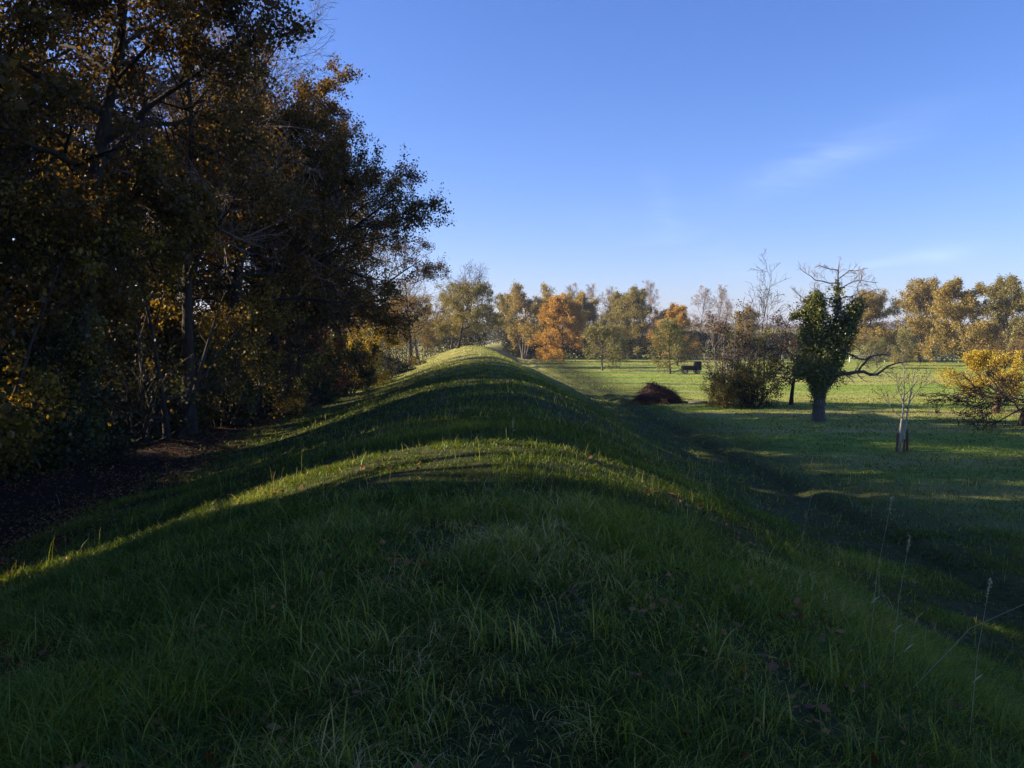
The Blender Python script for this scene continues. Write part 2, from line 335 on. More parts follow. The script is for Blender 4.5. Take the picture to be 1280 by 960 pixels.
def tree_arrays(seed, H=12, r0=.25, bole=.2, spread=4.5, n=(18, 8, 6), ang=(78, 30), leaf=30, size=.1, off=.12, lean=(0, 0), stems=1,
                trop=(.02, .0, -.02), wander=.12, shape=(.35, 1.0), bare=0, thin=.35, gapf=.45, keepf=None, K=(8, 5, 3, 3), stem_out=.25, rt=.012, fine=0, topbare=2.0, stemcurve=.5):
    rng = np.random.default_rng(seed)
    T = []; Lh = []
    p0 = np.zeros((stems, 3)); d0 = np.zeros((stems, 3)); d0[:, 2] = 1
    d0[:, 0] += lean[0]; d0[:, 1] += lean[1]
    if stems > 1:
        az = np.arange(stems)*2*np.pi/stems+rng.random(stems); d0[:, 0] += np.cos(az)*stem_out*(.5+rng.random(stems)); d0[:, 1] += np.sin(az)*stem_out*(.5+rng.random(stems))
        p0[:, 0] = np.cos(az)*.3*min(1, H/6); p0[:, 1] = np.sin(az)*.3*min(1, H/6)
    p0[:, 2] = -.25
    LL = np.full(stems, H*1.0)*(1 if stems == 1 else 1)*(1-.35*rng.random(stems)*(stems > 1))
    P, Rr, L = walk(p0, nrm(d0), LL, np.full(stems, r0), 13, .045, .02*stemcurve, rng, .12)
    Rr[:, 0] *= 1.5; Rr[:, 1] *= 1.08
    trunk = [tubes(P, Rr, K[0])]
    # limbs
    n1 = n[0] if stems == 1 else max(3, n[0]//stems)
    t = bole+(1-bole)*((np.arange(n1)+rng.random((stems, n1)))/n1)*.985
    f = np.clip(t*12, 0, 11.99); i = f.astype(int); fr = (f-i)[..., None]; rows = np.arange(stems)[:, None]
    p = P[rows, i]*(1-fr)+P[rows, i+1]*fr; rad = (Rr[rows, i]*(1-fr[..., 0])+Rr[rows, i+1]*fr[..., 0])
    tt = (t-bole)/(1-bole); az = np.arange(n1)[None]*2.4+rng.random((stems, n1))*1.1+rng.random((stems, 1))*6
    a0, a1 = R(ang[0]), R(ang[1]); an = a0+(a1-a0)*tt
    d = np.stack([np.cos(az)*np.sin(an), np.sin(az)*np.sin(an), np.cos(an)], -1)
    c, wd = shape
    ell = np.sqrt(np.clip(1-((tt-c)/wd)**2, .06, 1))*(.7+.5*rng.random((stems, n1)))
    P1, R1, L1 = walk(p.reshape(-1, 3), d.reshape(-1, 3), (spread*ell).ravel(), (rad*.55*(.5+.5*ell)).ravel()+.004, 7, wander, trop[0], rng, .2)
    trunk.append(tubes(P1, R1, K[1]))
    P2, R2, L2 = spawn(P1, R1, L1, rng, n[1], .22, 1, R(48), .52, 5, wander*1.2, trop[1])
    P3, R3, L3 = spawn(P2, R2, L2, rng, n[2], .15, 1, R(42), .58, 4, wander*1.5, trop[2])
    R3 = np.maximum(R3, rt*.35); R2 = np.maximum(R2, rt*.6)
    tw = [tubes(P2, R2, K[2]), tubes(P3, R3, K[3])]; last = P3
    if fine:
        P4, R4, L4 = spawn(P3, R3, L3, rng, fine, .15, 1, R(38), .6, 3, wander*1.5, trop[2]); R4 = np.maximum(R4*.8, rt*.28)
        tw.append(tubes(P4, R4, 3)); last = P4
    lv = None
    if leaf:
        def keep(q, rng):
            nn = noise3(q, gapf, seed); z = q[:, 2]/H
            k = (nn > thin*(.85+.25*rng.random(len(q))))
            if topbare < 1.5: k &= rng.random(len(q)) > sstep(topbare-.12, topbare+.1, z)
            if keepf is not None: k &= keepf(q)
            return k
        lv = np.concatenate([leaves(last, rng, leaf, size, off, keep=keep), leaves(P2, rng, leaf*2, size, off*1.3, keep=keep)])
    def cat(l):
        o = 0; v = []; q = []
        for a, b in l: v.append(a); q.append(b+o); o += len(a)
        return np.concatenate(v), np.concatenate(q)
    return dict(trunk=cat(trunk), twigs=cat(tw), leaves=lv, paths=(P, Rr, P1, R1), tips=P3, seed=seed)

def crown_mesh(name, twigs, lv, bark, leafm, rng):
    TV, TF = twigs
    if lv is None or len(lv) == 0:
        return mesh(name, TV, TF, [bark], rnd=np.zeros(len(TF)))
    n = len(lv); LV = lv.reshape(-1, 3); LF = np.arange(n*4).reshape(-1, 4)+len(TV)
    return mesh(name, np.concatenate([TV, LV]), np.concatenate([TF, LF]), [bark, leafm],
                np.concatenate([np.zeros(len(TF), int), np.ones(n, int)]), np.concatenate([np.zeros(len(TF)), rng.random(n)]))
def ivy_on(P, Rr, seed, n=5000, z0=0, z1=9, thick=.3, size=.09):
    """ivy leaf quads wrapped round polylines"""
    rng = np.random.default_rng(seed); N, S, _ = P.shape
    r = rng.integers(0, N, n); t = rng.random(n)*(S-1.001); i = t.astype(int); fr = (t-i)[:, None]
    p = P[r, i]*(1-fr)+P[r, i+1]*fr; rad = Rr[r, i]*(1-fr[:, 0])+Rr[r, i+1]*fr[:, 0]
    tan = nrm(P[r, i+1]-P[r, i]); d = nrm(np.cross(tan, rng.normal(0, 1, (n, 3))))
    lump = .4+1.2*noise3(p*1.0+d*.8, 1.6, seed)
    p = p+d*(rad*.9+thick*lump*np.sqrt(rng.random(n)))[:, None]+rng.normal(0, .03, (n, 3))
    k = (p[:, 2] > z0) & (p[:, 2] < z1)
    return leafquads(p[k], rng, size)

CACHE = {}
def arrays(key, **kw):
    if key not in CACHE: CACHE[key] = dict(a=tree_arrays(**kw), m={})
    return CACHE[key]
def place_tree(name, key, loc, label, cat, group=None, rz=0, s=1, bark='bark', tbark=None, leafm='oak', prune=True, crown='crown', ivy=None, kind=None):
    c = CACHE[key]; a = c['a']; x, y = loc[:2]; z = gz1(x, y) if len(loc) < 3 else loc[2]
    root = tag(empty(name, (x, y, z), rz, s), label, cat, group, kind)
    cr, sr = math.cos(rz)*s, math.sin(rz)*s; Rm = np.array([[cr, -sr, 0], [sr, cr, 0], [0, 0, s]])
    tbark = tbark or bark; mk = ('t', tbark)
    if mk not in c['m']: c['m'][mk] = mesh('trunk', *a['trunk'], [M[tbark]], smooth=True)
    obj('trunk', c['m'][mk], root)
    rng = np.random.default_rng(int(abs(x*131+y*17))+1)
    lv = a['leaves']; me = None
    if prune and lv is not None:
        W = lv.mean(1) @ Rm.T+np.array([x, y, z]); g = in_gap(W, rng)
        tw = a['twigs']; TV, TF = tw
        ct = TV[TF].mean(1) @ Rm.T+np.array([x, y, z]); gt = in_gap(ct, rng) & (ct[:, 1] < 125)
        if g.mean() > .004: me = crown_mesh(crown, (TV, TF[~gt]), lv[~g], M[bark], M[leafm], rng)
    if me is None:
        mk = ('c', bark, leafm)
        if mk not in c['m']: c['m'][mk] = crown_mesh(crown, a['twigs'], lv, M[bark], M[leafm], rng)
        me = c['m'][mk]
    obj(crown, me, root)
    if ivy:
        P, Rr, P1, R1 = a['paths']
        q = ivy_on(P, Rr, a['seed'], **ivy)
        obj('ivy', mesh('ivy', q.reshape(-1, 3), np.arange(len(q)*4).reshape(-1, 4), [M['ivy']], rnd=rng.random(len(q))), root)
    return root

# ---- wood on the left: archetypes
arrays('oak_a', seed=11, H=19, r0=.42, bole=.27, spread=6.9, n=(24, 10, 7), ang=(84, 28), leaf=84, size=.125, off=.16, trop=(-.015, -.03, -.05), wander=.16, thin=.32, gapf=.42)
arrays('oak_b', seed=23, H=17, r0=.45, bole=.38, spread=9.2, n=(22, 10, 7), ang=(76, 32), keepf=lambda q: q[:, 2] > 6.0+.8*np.sin(q[:, 0]*1.3), leaf=84, size=.125, off=.16, trop=(-.01, -.02, -.05), wander=.16, thin=.27, gapf=.38, shape=(.1, .78))
arrays('oak_c', seed=37, H=17, r0=.36, bole=.36, spread=7.0, n=(22, 9, 7), ang=(78, 30), keepf=lambda q: q[:, 2] > 5.4+.8*np.sin(q[:, 0]*1.3), leaf=84, size=.125, off=.16, trop=(.0, -.02, -.04), wander=.15, thin=.25, gapf=.36)
arrays('oak_near', seed=38, H=17, r0=.36, bole=.12, spread=6.4, n=(22, 9, 7), ang=(86, 30), leaf=110, size=.09, off=.17, trop=(.0, -.02, -.04), wander=.15, thin=.24, gapf=.36)
arrays('wood_fill', seed=41, H=19, r0=.32, bole=.12, spread=6.5, n=(22, 8, 5), ang=(80, 28), leaf=34, size=.21, off=.25, wander=.14, thin=.22, gapf=.4)
arrays('wood_fill_b', seed=43, H=17, r0=.30, bole=.10, spread=6.2, n=(22, 8, 5), ang=(84, 28), leaf=34, size=.21, off=.25, wander=.14, thin=.25, gapf=.4)
arrays('maple_a', seed=53, H=8.5, r0=.13, bole=.08, spread=3.6, n=(20, 7, 6), ang=(80, 25), leaf=18, size=.12, off=.15, stems=3, thin=.38, gapf=.8)
arrays('maple_b', seed=59, H=7, r0=.10, bole=.05, spread=3.2, n=(20, 7, 6), ang=(84, 30), leaf=18, size=.12, off=.15, stems=4, thin=.40, gapf=.9)
arrays('shrub_a', seed=61, H=4.2, r0=.06, bole=.02, spread=2.0, n=(30, 6, 5), ang=(80, 20), leaf=16, size=.10, off=.12, stems=6, thin=.32, gapf=1.1, stem_out=.35)
arrays('shrub_b', seed=67, H=3.2, r0=.05, bole=.02, spread=1.8, n=(32, 6, 5), ang=(86, 25), leaf=16, size=.10, off=.12, stems=7, thin=.30, gapf=1.2, stem_out=.45)
arrays('bare_tall', seed=71, H=19, r0=.30, bole=.3, spread=6.5, n=(20, 8, 6), ang=(60, 18), leaf=0, trop=(.04, .02, .02), wander=.10, fine=6, rt=.02)
arrays('bare_b', seed=73, H=14, r0=.24, bole=.25, spread=5.0, n=(18, 8, 6), ang=(60, 18), leaf=0, trop=(.04, .02, .02), wander=.10, fine=5, rt=.03)

IV = dict(n=9000, z0=0, z1=8, thick=.42, size=.13)
big = [  # key, x, y, rz, s, leafm, label, ivy
    ('oak_a', -13.9, 26.8, .3, .97, 'oak', 'tall brown-leaved oak with an ivy-wrapped trunk nearest the shaded path', True),
    ('oak_b', -12.4, 37.5, 2.1, .83, 'oak', 'broad brown-leaved oak whose boughs reach farthest out towards the dyke', False),
    ('oak_c', -11.8, 47, 2.4, .74, 'oak', 'brown-leaved oak with thick ivy trunk before the slim ivy-clad trunk', True),
    ('oak_b', -12.0, 43.5, 5.0, .86, 'oak', 'leafy oak between the broad oak and the thick ivy trunk', False),
    ('oak_b', -12.0, 60, 5.0, .74, 'oak', 'oak with slim ivy-clad trunk beside the bright yellow bush', True),
    ('oak_c', -13.0, 73, .8, .72, 'rust', 'oak with sunlit orange brown leaves above the yellow bush', False),
    ('oak_a', -13.2, 92, 2.0, .62, 'olive', 'grey green tree standing over the round dark green bush', False),
    ('oak_b', -12.6, 106, 3.0, .62, 'rust', 'red brown leafy tree at the end of the tall wood', False)]
for key, x, y, rz, s, lm, lab, iv in big:
    place_tree('oak_tree', key, (x, y), lab, 'tree', 'tall oaks along the wood edge', rz, s, leafm=lm, ivy=dict(IV, z1=6.5/s) if iv else None)
place_tree('bare_tree', 'bare_tall', (-12.6, 33), 'tall leafless tree rising pale above the brown oak crowns', 'tree', None, 1.0, .90, bark='twig_grey', tbark='bark', prune=False)
place_tree('bare_tree', 'bare_tall', (-12.8, 43), 'leafless tree whose fine twigs fan out past the broad oak', 'tree', None, 3.0, .92, bark='twig_grey', tbark='bark', prune=False)
place_tree('bare_tree', 'bare_b', (-12.0, 53), 'smaller leafless tree with twigs beyond the last oak bough', 'tree', None, 3.9, 1.0, bark='twig_grey', tbark='bark', prune=False)
place_tree('oak_tree', 'oak_c', (-18.5, 31), 'dark forked oak behind the ivy oak in the upper corner', 'tree', None, 1.7, 1.08, leafm='oak')
rg = random.Random(4)
G = 'dark trees deep inside the wood'
for k, (x, y) in enumerate([(-19.5, 22), (-22, 28), (-19.5, 38.5), (-24, 33), (-16.5, 43), (-16, 52.5), (-20, 48), (-26, 43), (-20, 58), (-27, 55), (-19.5, 69), (-30, 22), (-31, 50), (-19, 82)]):
    place_tree('forest_tree', ('wood_fill', 'wood_fill_b')[k % 2], (x, y), 'dark leafy tree standing deep inside the shaded wood', 'tree', G, rg.random()*6, .9+.15*rg.random()-(.25 if y > 55 else 0), leafm='oak')
# the wood runs on behind the photographer's left shoulder
for k, (x, y) in enumerate([(-16.5, 15.8), (-16, 11.8), (-17.5, 6.5), (-15, 9.5), (-14, 2), (-21, 19), (-20, 11.5), (-21, 4), (-28, 14), (-27, 6), (-36, 27), (-36, 14), (-35, 3), (-37, 39)]):
    place_tree('forest_tree', ('wood_fill', 'wood_fill_b')[k % 2] if k > 1 else 'oak_near', (x, y), 'leafy tree of the wood beside the near end of the dyke', 'tree', 'trees of the wood beside the near dyke', rg.random()*6, .95+.15*rg.random(), leafm='oak')
for (key, x, y, rz, s, lm, lab) in [
    ('maple_a', -12.8, 31.5, .5, 1.0, 'maple', 'yellow-leaved maple lit between the nearest two oaks'),
    ('maple_b', -14.0, 22.0, 1.5, 1.0, 'maple', 'yellow-flecked maple in front of the dark corner of the wood'),
    ('maple_b', -11.6, 37.5, 2.5, .85, 'maple', 'low golden maple hanging over the wood edge near the broad oak'),
    ('maple_a', -12.6, 52.5, 3.5, .8, 'rust', 'orange brown maple seen between the two ivy-clad trunks'),
    ('maple_a', -13.5, 66.0, 4.5, .85, 'golden', 'golden brown maple behind the bright yellow bush')]:
    place_tree('maple_tree', key, (x, y), lab, 'tree', 'maples of the understorey', rz, s, leafm=lm)
for (key, x, y, rz, s, lm, lab, nm) in [
    ('shrub_a', -10.9, 62.0, 0, 1.0, 'yellow', 'bright yellow green bush between the ivy trunk and the dark bush', 'bush'),
    ('shrub_b', -10.6, 55.5, 1, .95, 'bushgreen', 'low olive bush in front of the slim ivy trunk', 'bush'),
    ('shrub_a', -10.3, 71.0, 2, .95, 'bushgreen', 'mid green bush below the sunlit orange oak', 'bush'),
    ('shrub_b', -10.8, 84.0, 3, 1.5, 'darkgreen', 'large round dark green bush under the grey green tree', 'bush'),
    ('shrub_a', -10.4, 98.0, 4, .85, 'maple', 'small yellow bush just before the leaning tree', 'bush'),
    ('shrub_b', -11.4, 48.0, 5, .9, 'bushgreen', 'dark leafy bush at the foot of the thick ivy trunk', 'bush'),
    ('shrub_a', -11.9, 42.0, 6, 1.0, 'brown', 'rusty brown bush on the wood edge before the ivy trunks', 'bush'),
    ('shrub_b', -12.3, 36.0, .7, 1.0, 'bushgreen', 'olive green bush on the wood edge beside a light patch', 'bush'),
    ('shrub_a', -13.2, 30.0, 1.7, 1.0, 'darkgreen', 'dark bush right behind the nearest ivy trunk', 'bush'),
    ('shrub_b', -14.2, 25.0, 2.7, 1.1, 'darkgreen', 'dark bush before the nearest ivy trunk', 'bush')]:
    place_tree(nm, key, (x, y), lab, 'bush', 'bushes along the wood edge', rz, s, leafm=lm)
def leafmass(name, n, xr, yr, hfun, size, seed, mat, label, cat=None, kind='stuff', base=None, prune=True, stems=0, pieces=False):
    rng = np.random.default_rng(seed)
    x = xr[0]+(xr[1]-xr[0])*rng.random(n); y = yr[0]+(yr[1]-yr[0])*rng.random(n)
    h = hfun(x, y); z = (gz(x, y) if base is None else base)+h*rng.random(n)**.7
    P = np.stack([x, y, z], -1); k = noise3(P, .9, seed) > .30+.1*rng.random(n)
    P = P[k]
    if prune: P = P[~in_gap(P, rng)]
    q = leafquads(P, rng, size)
    o = obj(name, mesh(name, q.reshape(-1, 3), np.arange(len(q)*4).reshape(-1, 4), [M[mat]], rnd=rng.random(len(q))))
    return tag(o, label, cat, None, kind)
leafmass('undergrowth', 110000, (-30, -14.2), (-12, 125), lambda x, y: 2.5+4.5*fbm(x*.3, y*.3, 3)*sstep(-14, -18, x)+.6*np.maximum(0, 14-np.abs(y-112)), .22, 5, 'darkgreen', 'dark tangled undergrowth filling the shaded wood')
leafmass('undergrowth', 26000, (-15.5, -12.3), (14, 60), lambda x, y: .8+2.2*fbm(x*.5, y*.5, 8), .13, 6, 'bushgreen', 'low leafy undergrowth along the wood edge')

# ---- leaning tree and end of the wood
arrays('lean', seed=83, H=12.0, r0=.28, bole=.25, spread=7.0, n=(24, 10, 7), ang=(84, 22), leaf=30, size=.20, off=.2, lean=(.28, 0), thin=.30, gapf=.6, rt=.03, fine=0, topbare=.98)
place_tree('lime_tree', 'lean', (at(572, 122), 122), 'wide olive brown tree with a dark leaning trunk where the dyke ends', 'tree', None, 0, .76, leafm='olive', prune=False)
place_tree('lime_tree', 'lean', (-15.5, 140), 'olive brown tree half hidden behind the leaning tree', 'tree', None, 2.2, .85, leafm='golden', prune=False)
place_tree('bare_tree', 'bare_b', (-9.5, 134), 'leafless crown showing pale above the leaning tree', 'tree', None, 1.2, .68, bark='twig_grey', tbark='bark', prune=False)
leafmass('hedge', 9000, (-16, -4.6), (150, 158), lambda x, y: 3.5+2.5*fbm(x*.3, y*.3, 3), .3, 15, 'darkgreen', 'dark hedge closing the far end below the leaning tree', 'hedge', 'thing', prune=False)
leafmass('hedge', 9000, (-7, 8), (228, 236), lambda x, y: 6.5+3.5*fbm(x*.3, y*.3, 13), .45, 16, 'darkgreen', 'blue green hedge seen through the gap above the dyke end', 'hedge', 'thing', prune=False)

# ---- tree line beyond the meadow
arrays('tall_thin', seed=91, H=14.5, r0=.20, bole=.25, spread=4.2, n=(24, 7, 5), ang=(55, 18), leaf=16, size=.25, off=.3, stems=4, stem_out=.16, thin=.42, gapf=.45, rt=.05)
arrays('round_a', seed=93, H=12.5, r0=.32, bole=.12, spread=6.0, n=(30, 8, 6), ang=(86, 24), leaf=22, size=.27, off=.3, thin=.34, gapf=.42, rt=.04)
arrays('round_b', seed=95, H=13.0, r0=.32, bole=.10, spread=6.0, n=(30, 8, 6), ang=(86, 22), leaf=22, size=.27, off=.3, thin=.38, gapf=.42, rt=.04)
arrays('orange', seed=97, H=10.2, r0=.24, bole=.16, spread=5.4, n=(28, 8, 6), ang=(84, 20), leaf=22, size=.24, off=.26, thin=.30, gapf=.5, rt=.04, shape=(.22, .95))
arrays('bare_far', seed=99, H=14, r0=.18, bole=.22, spread=4.6, n=(18, 7, 6), ang=(52, 14), leaf=0, trop=(.05, .03, .03), wander=.09, fine=5, rt=.05)
TL = 'trees of the line beyond the meadow'
line = [  # name key px D scale rz bark leaf label
    ('poplar_tree', 'tall_thin', 655, 165, .92, 0, 'bark_grey', 'golden', 'tall slim many-stemmed tree with yellow leaves left of the orange tree'),
    ('poplar_tree', 'tall_thin', 637, 175, .85, 2, 'bark', 'olive', 'dull olive slim tree at the gap where the dyke ends'),
    ('poplar_tree', 'tall_thin', 682, 176, .97, 4, 'bark_grey', 'golden', 'golden brown slim tree half behind the orange tree'),
    ('orange_tree', 'orange', 703, 150, .90, 1, 'bark', 'orange', 'glowing orange round tree with a short trunk at the meadow edge'),
    ('field_tree', 'round_b', 738, 176, .78, 2, 'bark', 'golden', 'brownish tree behind the right side of the orange tree'),
    ('field_tree', 'round_a', 770, 172, .80, 5, 'bark', 'olive', 'olive tree between the orange tree and the large yellow green tree'),
    ('field_tree', 'round_b', 793, 165, .80, 3, 'bark', 'olive', 'large yellow green tree left of the small orange-topped tree'),
    ('field_tree', 'orange', 840, 160, .80, 3, 'bark', 'orange', 'small orange-topped tree behind the pale apple tree'),
    ('field_tree', 'round_b', 926, 170, .60, 5, 'bark', 'golden', 'yellow brown tree showing above the hedge behind the thicket'),
    ('field_tree', 'round_a', 1085, 150, .75, 4, 'bark', 'golden', 'pale brown tree right behind the ivy-covered tree'),
    ('field_tree', 'round_a', 1150, 145, .86, 0, 'bark', 'golden', 'large full golden brown tree left of the right-hand pair'),
    ('field_tree', 'round_b', 1212, 128, .76, 1, 'bark', 'golden', 'golden brown tree just behind the bright yellow fruit tree'),
    ('field_tree', 'round_a', 1262, 132, .82, 2.5, 'bark', 'olive', 'olive brown tall tree above the yellow fruit tree at the edge'),
    ('field_tree', 'round_b', 1300, 120, .82, 4.1, 'bark', 'olive', 'green brown tree cut by the right edge of the view')]
for nm, key, px, D, s, rz, bk, lm, lab in line:
    place_tree(nm, key, (at(px, D), D), lab, 'tree', TL, rz, s, bark=bk, leafm=lm, prune=False)
for px, D, s, rz, lab in [(722, 185, .92, 0, 'pale leafless tree above and right of the orange tree'), (747, 190, .93, 1, 'pale leafless tree left of the yellow green tree'),
                          (760, 200, .93, 5, 'second pale leafless tree left of the yellow green tree'), (812, 185, .95, 2, 'pale leafless tree right of the yellow green tree'),
                          (872, 190, .90, 3, 'first pale leafless tree right of the small orange-topped tree'), (893, 195, .93, 4, 'second pale leafless tree right of the small orange-topped tree'), (905, 182, .72, 4.6, 'low leafless tree above the thicket')]:
    place_tree('bare_tree', 'bare_far', (at(px, D), D), lab, 'tree', 'leafless trees of the line beyond the meadow', rz, s, bark='twig_grey', tbark='bark', prune=False)
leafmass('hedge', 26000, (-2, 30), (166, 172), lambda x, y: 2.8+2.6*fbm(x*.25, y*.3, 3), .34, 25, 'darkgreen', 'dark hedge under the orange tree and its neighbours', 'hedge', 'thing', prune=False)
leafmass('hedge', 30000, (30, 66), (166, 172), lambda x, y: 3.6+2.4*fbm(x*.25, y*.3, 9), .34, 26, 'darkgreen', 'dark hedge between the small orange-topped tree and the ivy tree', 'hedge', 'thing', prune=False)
leafmass('hedge', 30000, (66, 120), (152, 158), lambda x, y: 3.8+2.6*fbm(x*.25, y*.3, 19), .36, 27, 'olive', 'brown hedge under the large golden trees', 'hedge', 'thing', prune=False)
leafmass('distant_woods', 60000, (-300, 520), (560, 640), lambda x, y: 9+9*fbm(x*.03, y*.03, 3), 1.5, 28, 'brown', 'far-off brown woods on the horizon', prune=False)
leafmass('distant_woods', 40000, (-260, 420), (330, 350), lambda x, y: 5+5*fbm(x*.05, y*.05, 7), .9, 29, 'olive', 'far-off olive woods behind the tree line', prune=False)
for (x0, x1, y0, sd) in ((-60, -8, 205, 31),):
    leafmass('distant_woods', 14000, (x0, x1), (y0, y0+10), lambda x, y: 7+5*fbm(x*.1, y*.1, 5), .5, sd, 'olive', 'wood continuing behind the leaning tree', prune=False)

# ---- orchard
arrays('apple_far', seed=111, H=5.0, r0=.16, bole=.28, spread=3.0, n=(20, 7, 5), ang=(88, 30), leaf=9, size=.16, off=.18, thin=.36, gapf=.9, rt=.03, shape=(.3, .9))
arrays('apple_far_b', seed=113, H=5.0, r0=.14, bole=.26, spread=2.5, n=(18, 7, 5), ang=(80, 22), leaf=7, size=.15, off=.18, thin=.40, gapf=.9, rt=.03)
arrays('brown_fruit', seed=115, H=4.7, r0=.15, bole=.28, spread=2.5, n=(20, 8, 6), ang=(88, 30), leaf=4, size=.10, off=.12, thin=.42, gapf=1.0, rt=.022, wander=.2)
arrays('thicket', seed=117, H=5.6, r0=.05, bole=.05, spread=1.25, n=(60, 4, 4), ang=(38, 14), leaf=3, size=.10, off=.12, stems=15, stem_out=.20, trop=(.04, .03, .02), thin=.38, gapf=.8, rt=.02)
arrays('thicket_low', seed=118, H=2.6, r0=.04, bole=.03, spread=1.5, n=(44, 5, 5), ang=(76, 26), leaf=6, size=.10, off=.12, stems=12, stem_out=.55, thin=.34, gapf=1.0, rt=.018)
arrays('slim_bare', seed=121, H=8.6, r0=.075, bole=.25, spread=2.4, n=(30, 5, 4), ang=(38, 14), leaf=0, stems=3, stem_out=.10, trop=(.05, .03, .03), wander=.08, rt=.022, fine=0)
O = 'small fruit trees of the orchard'
place_tree('apple_tree', 'apple_far', (at(753, 109), 109), 'small spreading apple tree with green yellow leaves and straight trunk before the orange tree', 'tree', O, .5, .98, bark='bark_grey', leafm='apple', prune=False)
place_tree('apple_tree', 'apple_far_b', (at(838, 101), 101), 'small pale olive apple tree left of the dark cart', 'tree', O, 1.5, 1.0, bark='bark', leafm='apple', prune=False)
place_tree('apple_tree', 'apple_far_b', (at(847, 126), 126), 'small dark green apple tree just behind the pale olive one', 'tree', O, 3.5, .85, bark='bark', leafm='bushgreen', prune=False)
place_tree('apple_tree', 'apple_far_b', (at(766, 132), 132), 'small apple tree behind the spreading one', 'tree', O, 4.5, .95, bark='bark', leafm='olive', prune=False)
place_tree('apple_tree', 'apple_far_b', (at(1128, 128), 128), 'thin pale apple tree beyond the staked sapling', 'tree', O, 5.5, .85, bark='bark_grey', leafm='apple', prune=False)
place_tree('apple_tree', 'apple_far', (at(1096, 118), 118), 'low spreading apple tree before the white rail', 'tree', O, 2.5, .70, bark='bark_grey', leafm='apple', prune=False)
place_tree('plum_tree', 'brown_fruit', (at(990, 54.5), 54.5), 'small brown fruit tree with dark trunk left of the ivy-covered tree', 'tree', O, 1.0, 1.0, bark='bark', leafm='brown', prune=False)
place_tree('thicket', 'thicket', (at(910, 54), 54), 'twiggy thicket of upright grey brown stems right of the brush pile', 'bush', None, 0, 1.12, bark='wood', leafm='brown', prune=False)
place_tree('thicket', 'thicket', (at(936, 55), 55), 'olive thicket with yellow stems below the slim leafless tree', 'bush', None, 2, .95, bark='bark_grey', leafm='apple', prune=False)
place_tree('bush', 'thicket_low', (at(943, 52.5), 52.5), 'low olive bush at the foot of the thickets', 'bush', None, 1, 1.0, bark='twig_red', leafm='bushgreen', prune=False)
place_tree('bush', 'thicket_low', (at(905, 52.5), 52.5), 'low rusty bush at the foot of the brown-stemmed thicket', 'bush', None, 3, .75, bark='twig_red', leafm='olive', prune=False)
place_tree('slim_tree', 'slim_bare', (at(947, 56), 56), 'slim leafless tree with yellowish stems rising out of the thicket', 'tree', None, .6, .98, bark='bark_grey', leafm='olive', prune=False)

# yellow fruit tree and the dark low apple tree at the right edge
arrays('yellow_fruit', seed=131, H=4.4, r0=.26, bole=.30, spread=3.4, n=(20, 8, 7), ang=(84, 45), leaf=30, size=.11, off=.14, thin=.34, gapf=.9, wander=.2, rt=.02, shape=(.3, .9),
       keepf=lambda q: (q[:, 0] < .5+.5*np.sin(q[:, 1]*2)) & (q[:, 2] < 4.9) & (q[:, 2] > 1.3+.25*(q[:, 0]+3.2)*0))
place_tree('fruit_tree', 'yellow_fruit', (at(1247, 49), 49), 'gnarled fruit tree with bright yellow leaves on one side only', 'tree', None, 0, .74, bark='wood_red', leafm='yellow', prune=False)
arrays('dark_apple', seed=137, H=1.9, r0=.20, bole=.5, spread=4.6, n=(18, 8, 6), ang=(98, 74), leaf=2, size=.08, off=.08, wander=.22, rt=.03, fine=3, trop=(-.02, .005, .01), shape=(.1, 1.0), thin=.5)
place_tree('fruit_tree', 'dark_apple', (at(1279, 41.5), 41.5), 'dark leafless old apple tree with boughs sagging to the grass', 'tree', None, .9, 1.0, bark='bark', leafm='brown', prune=False)

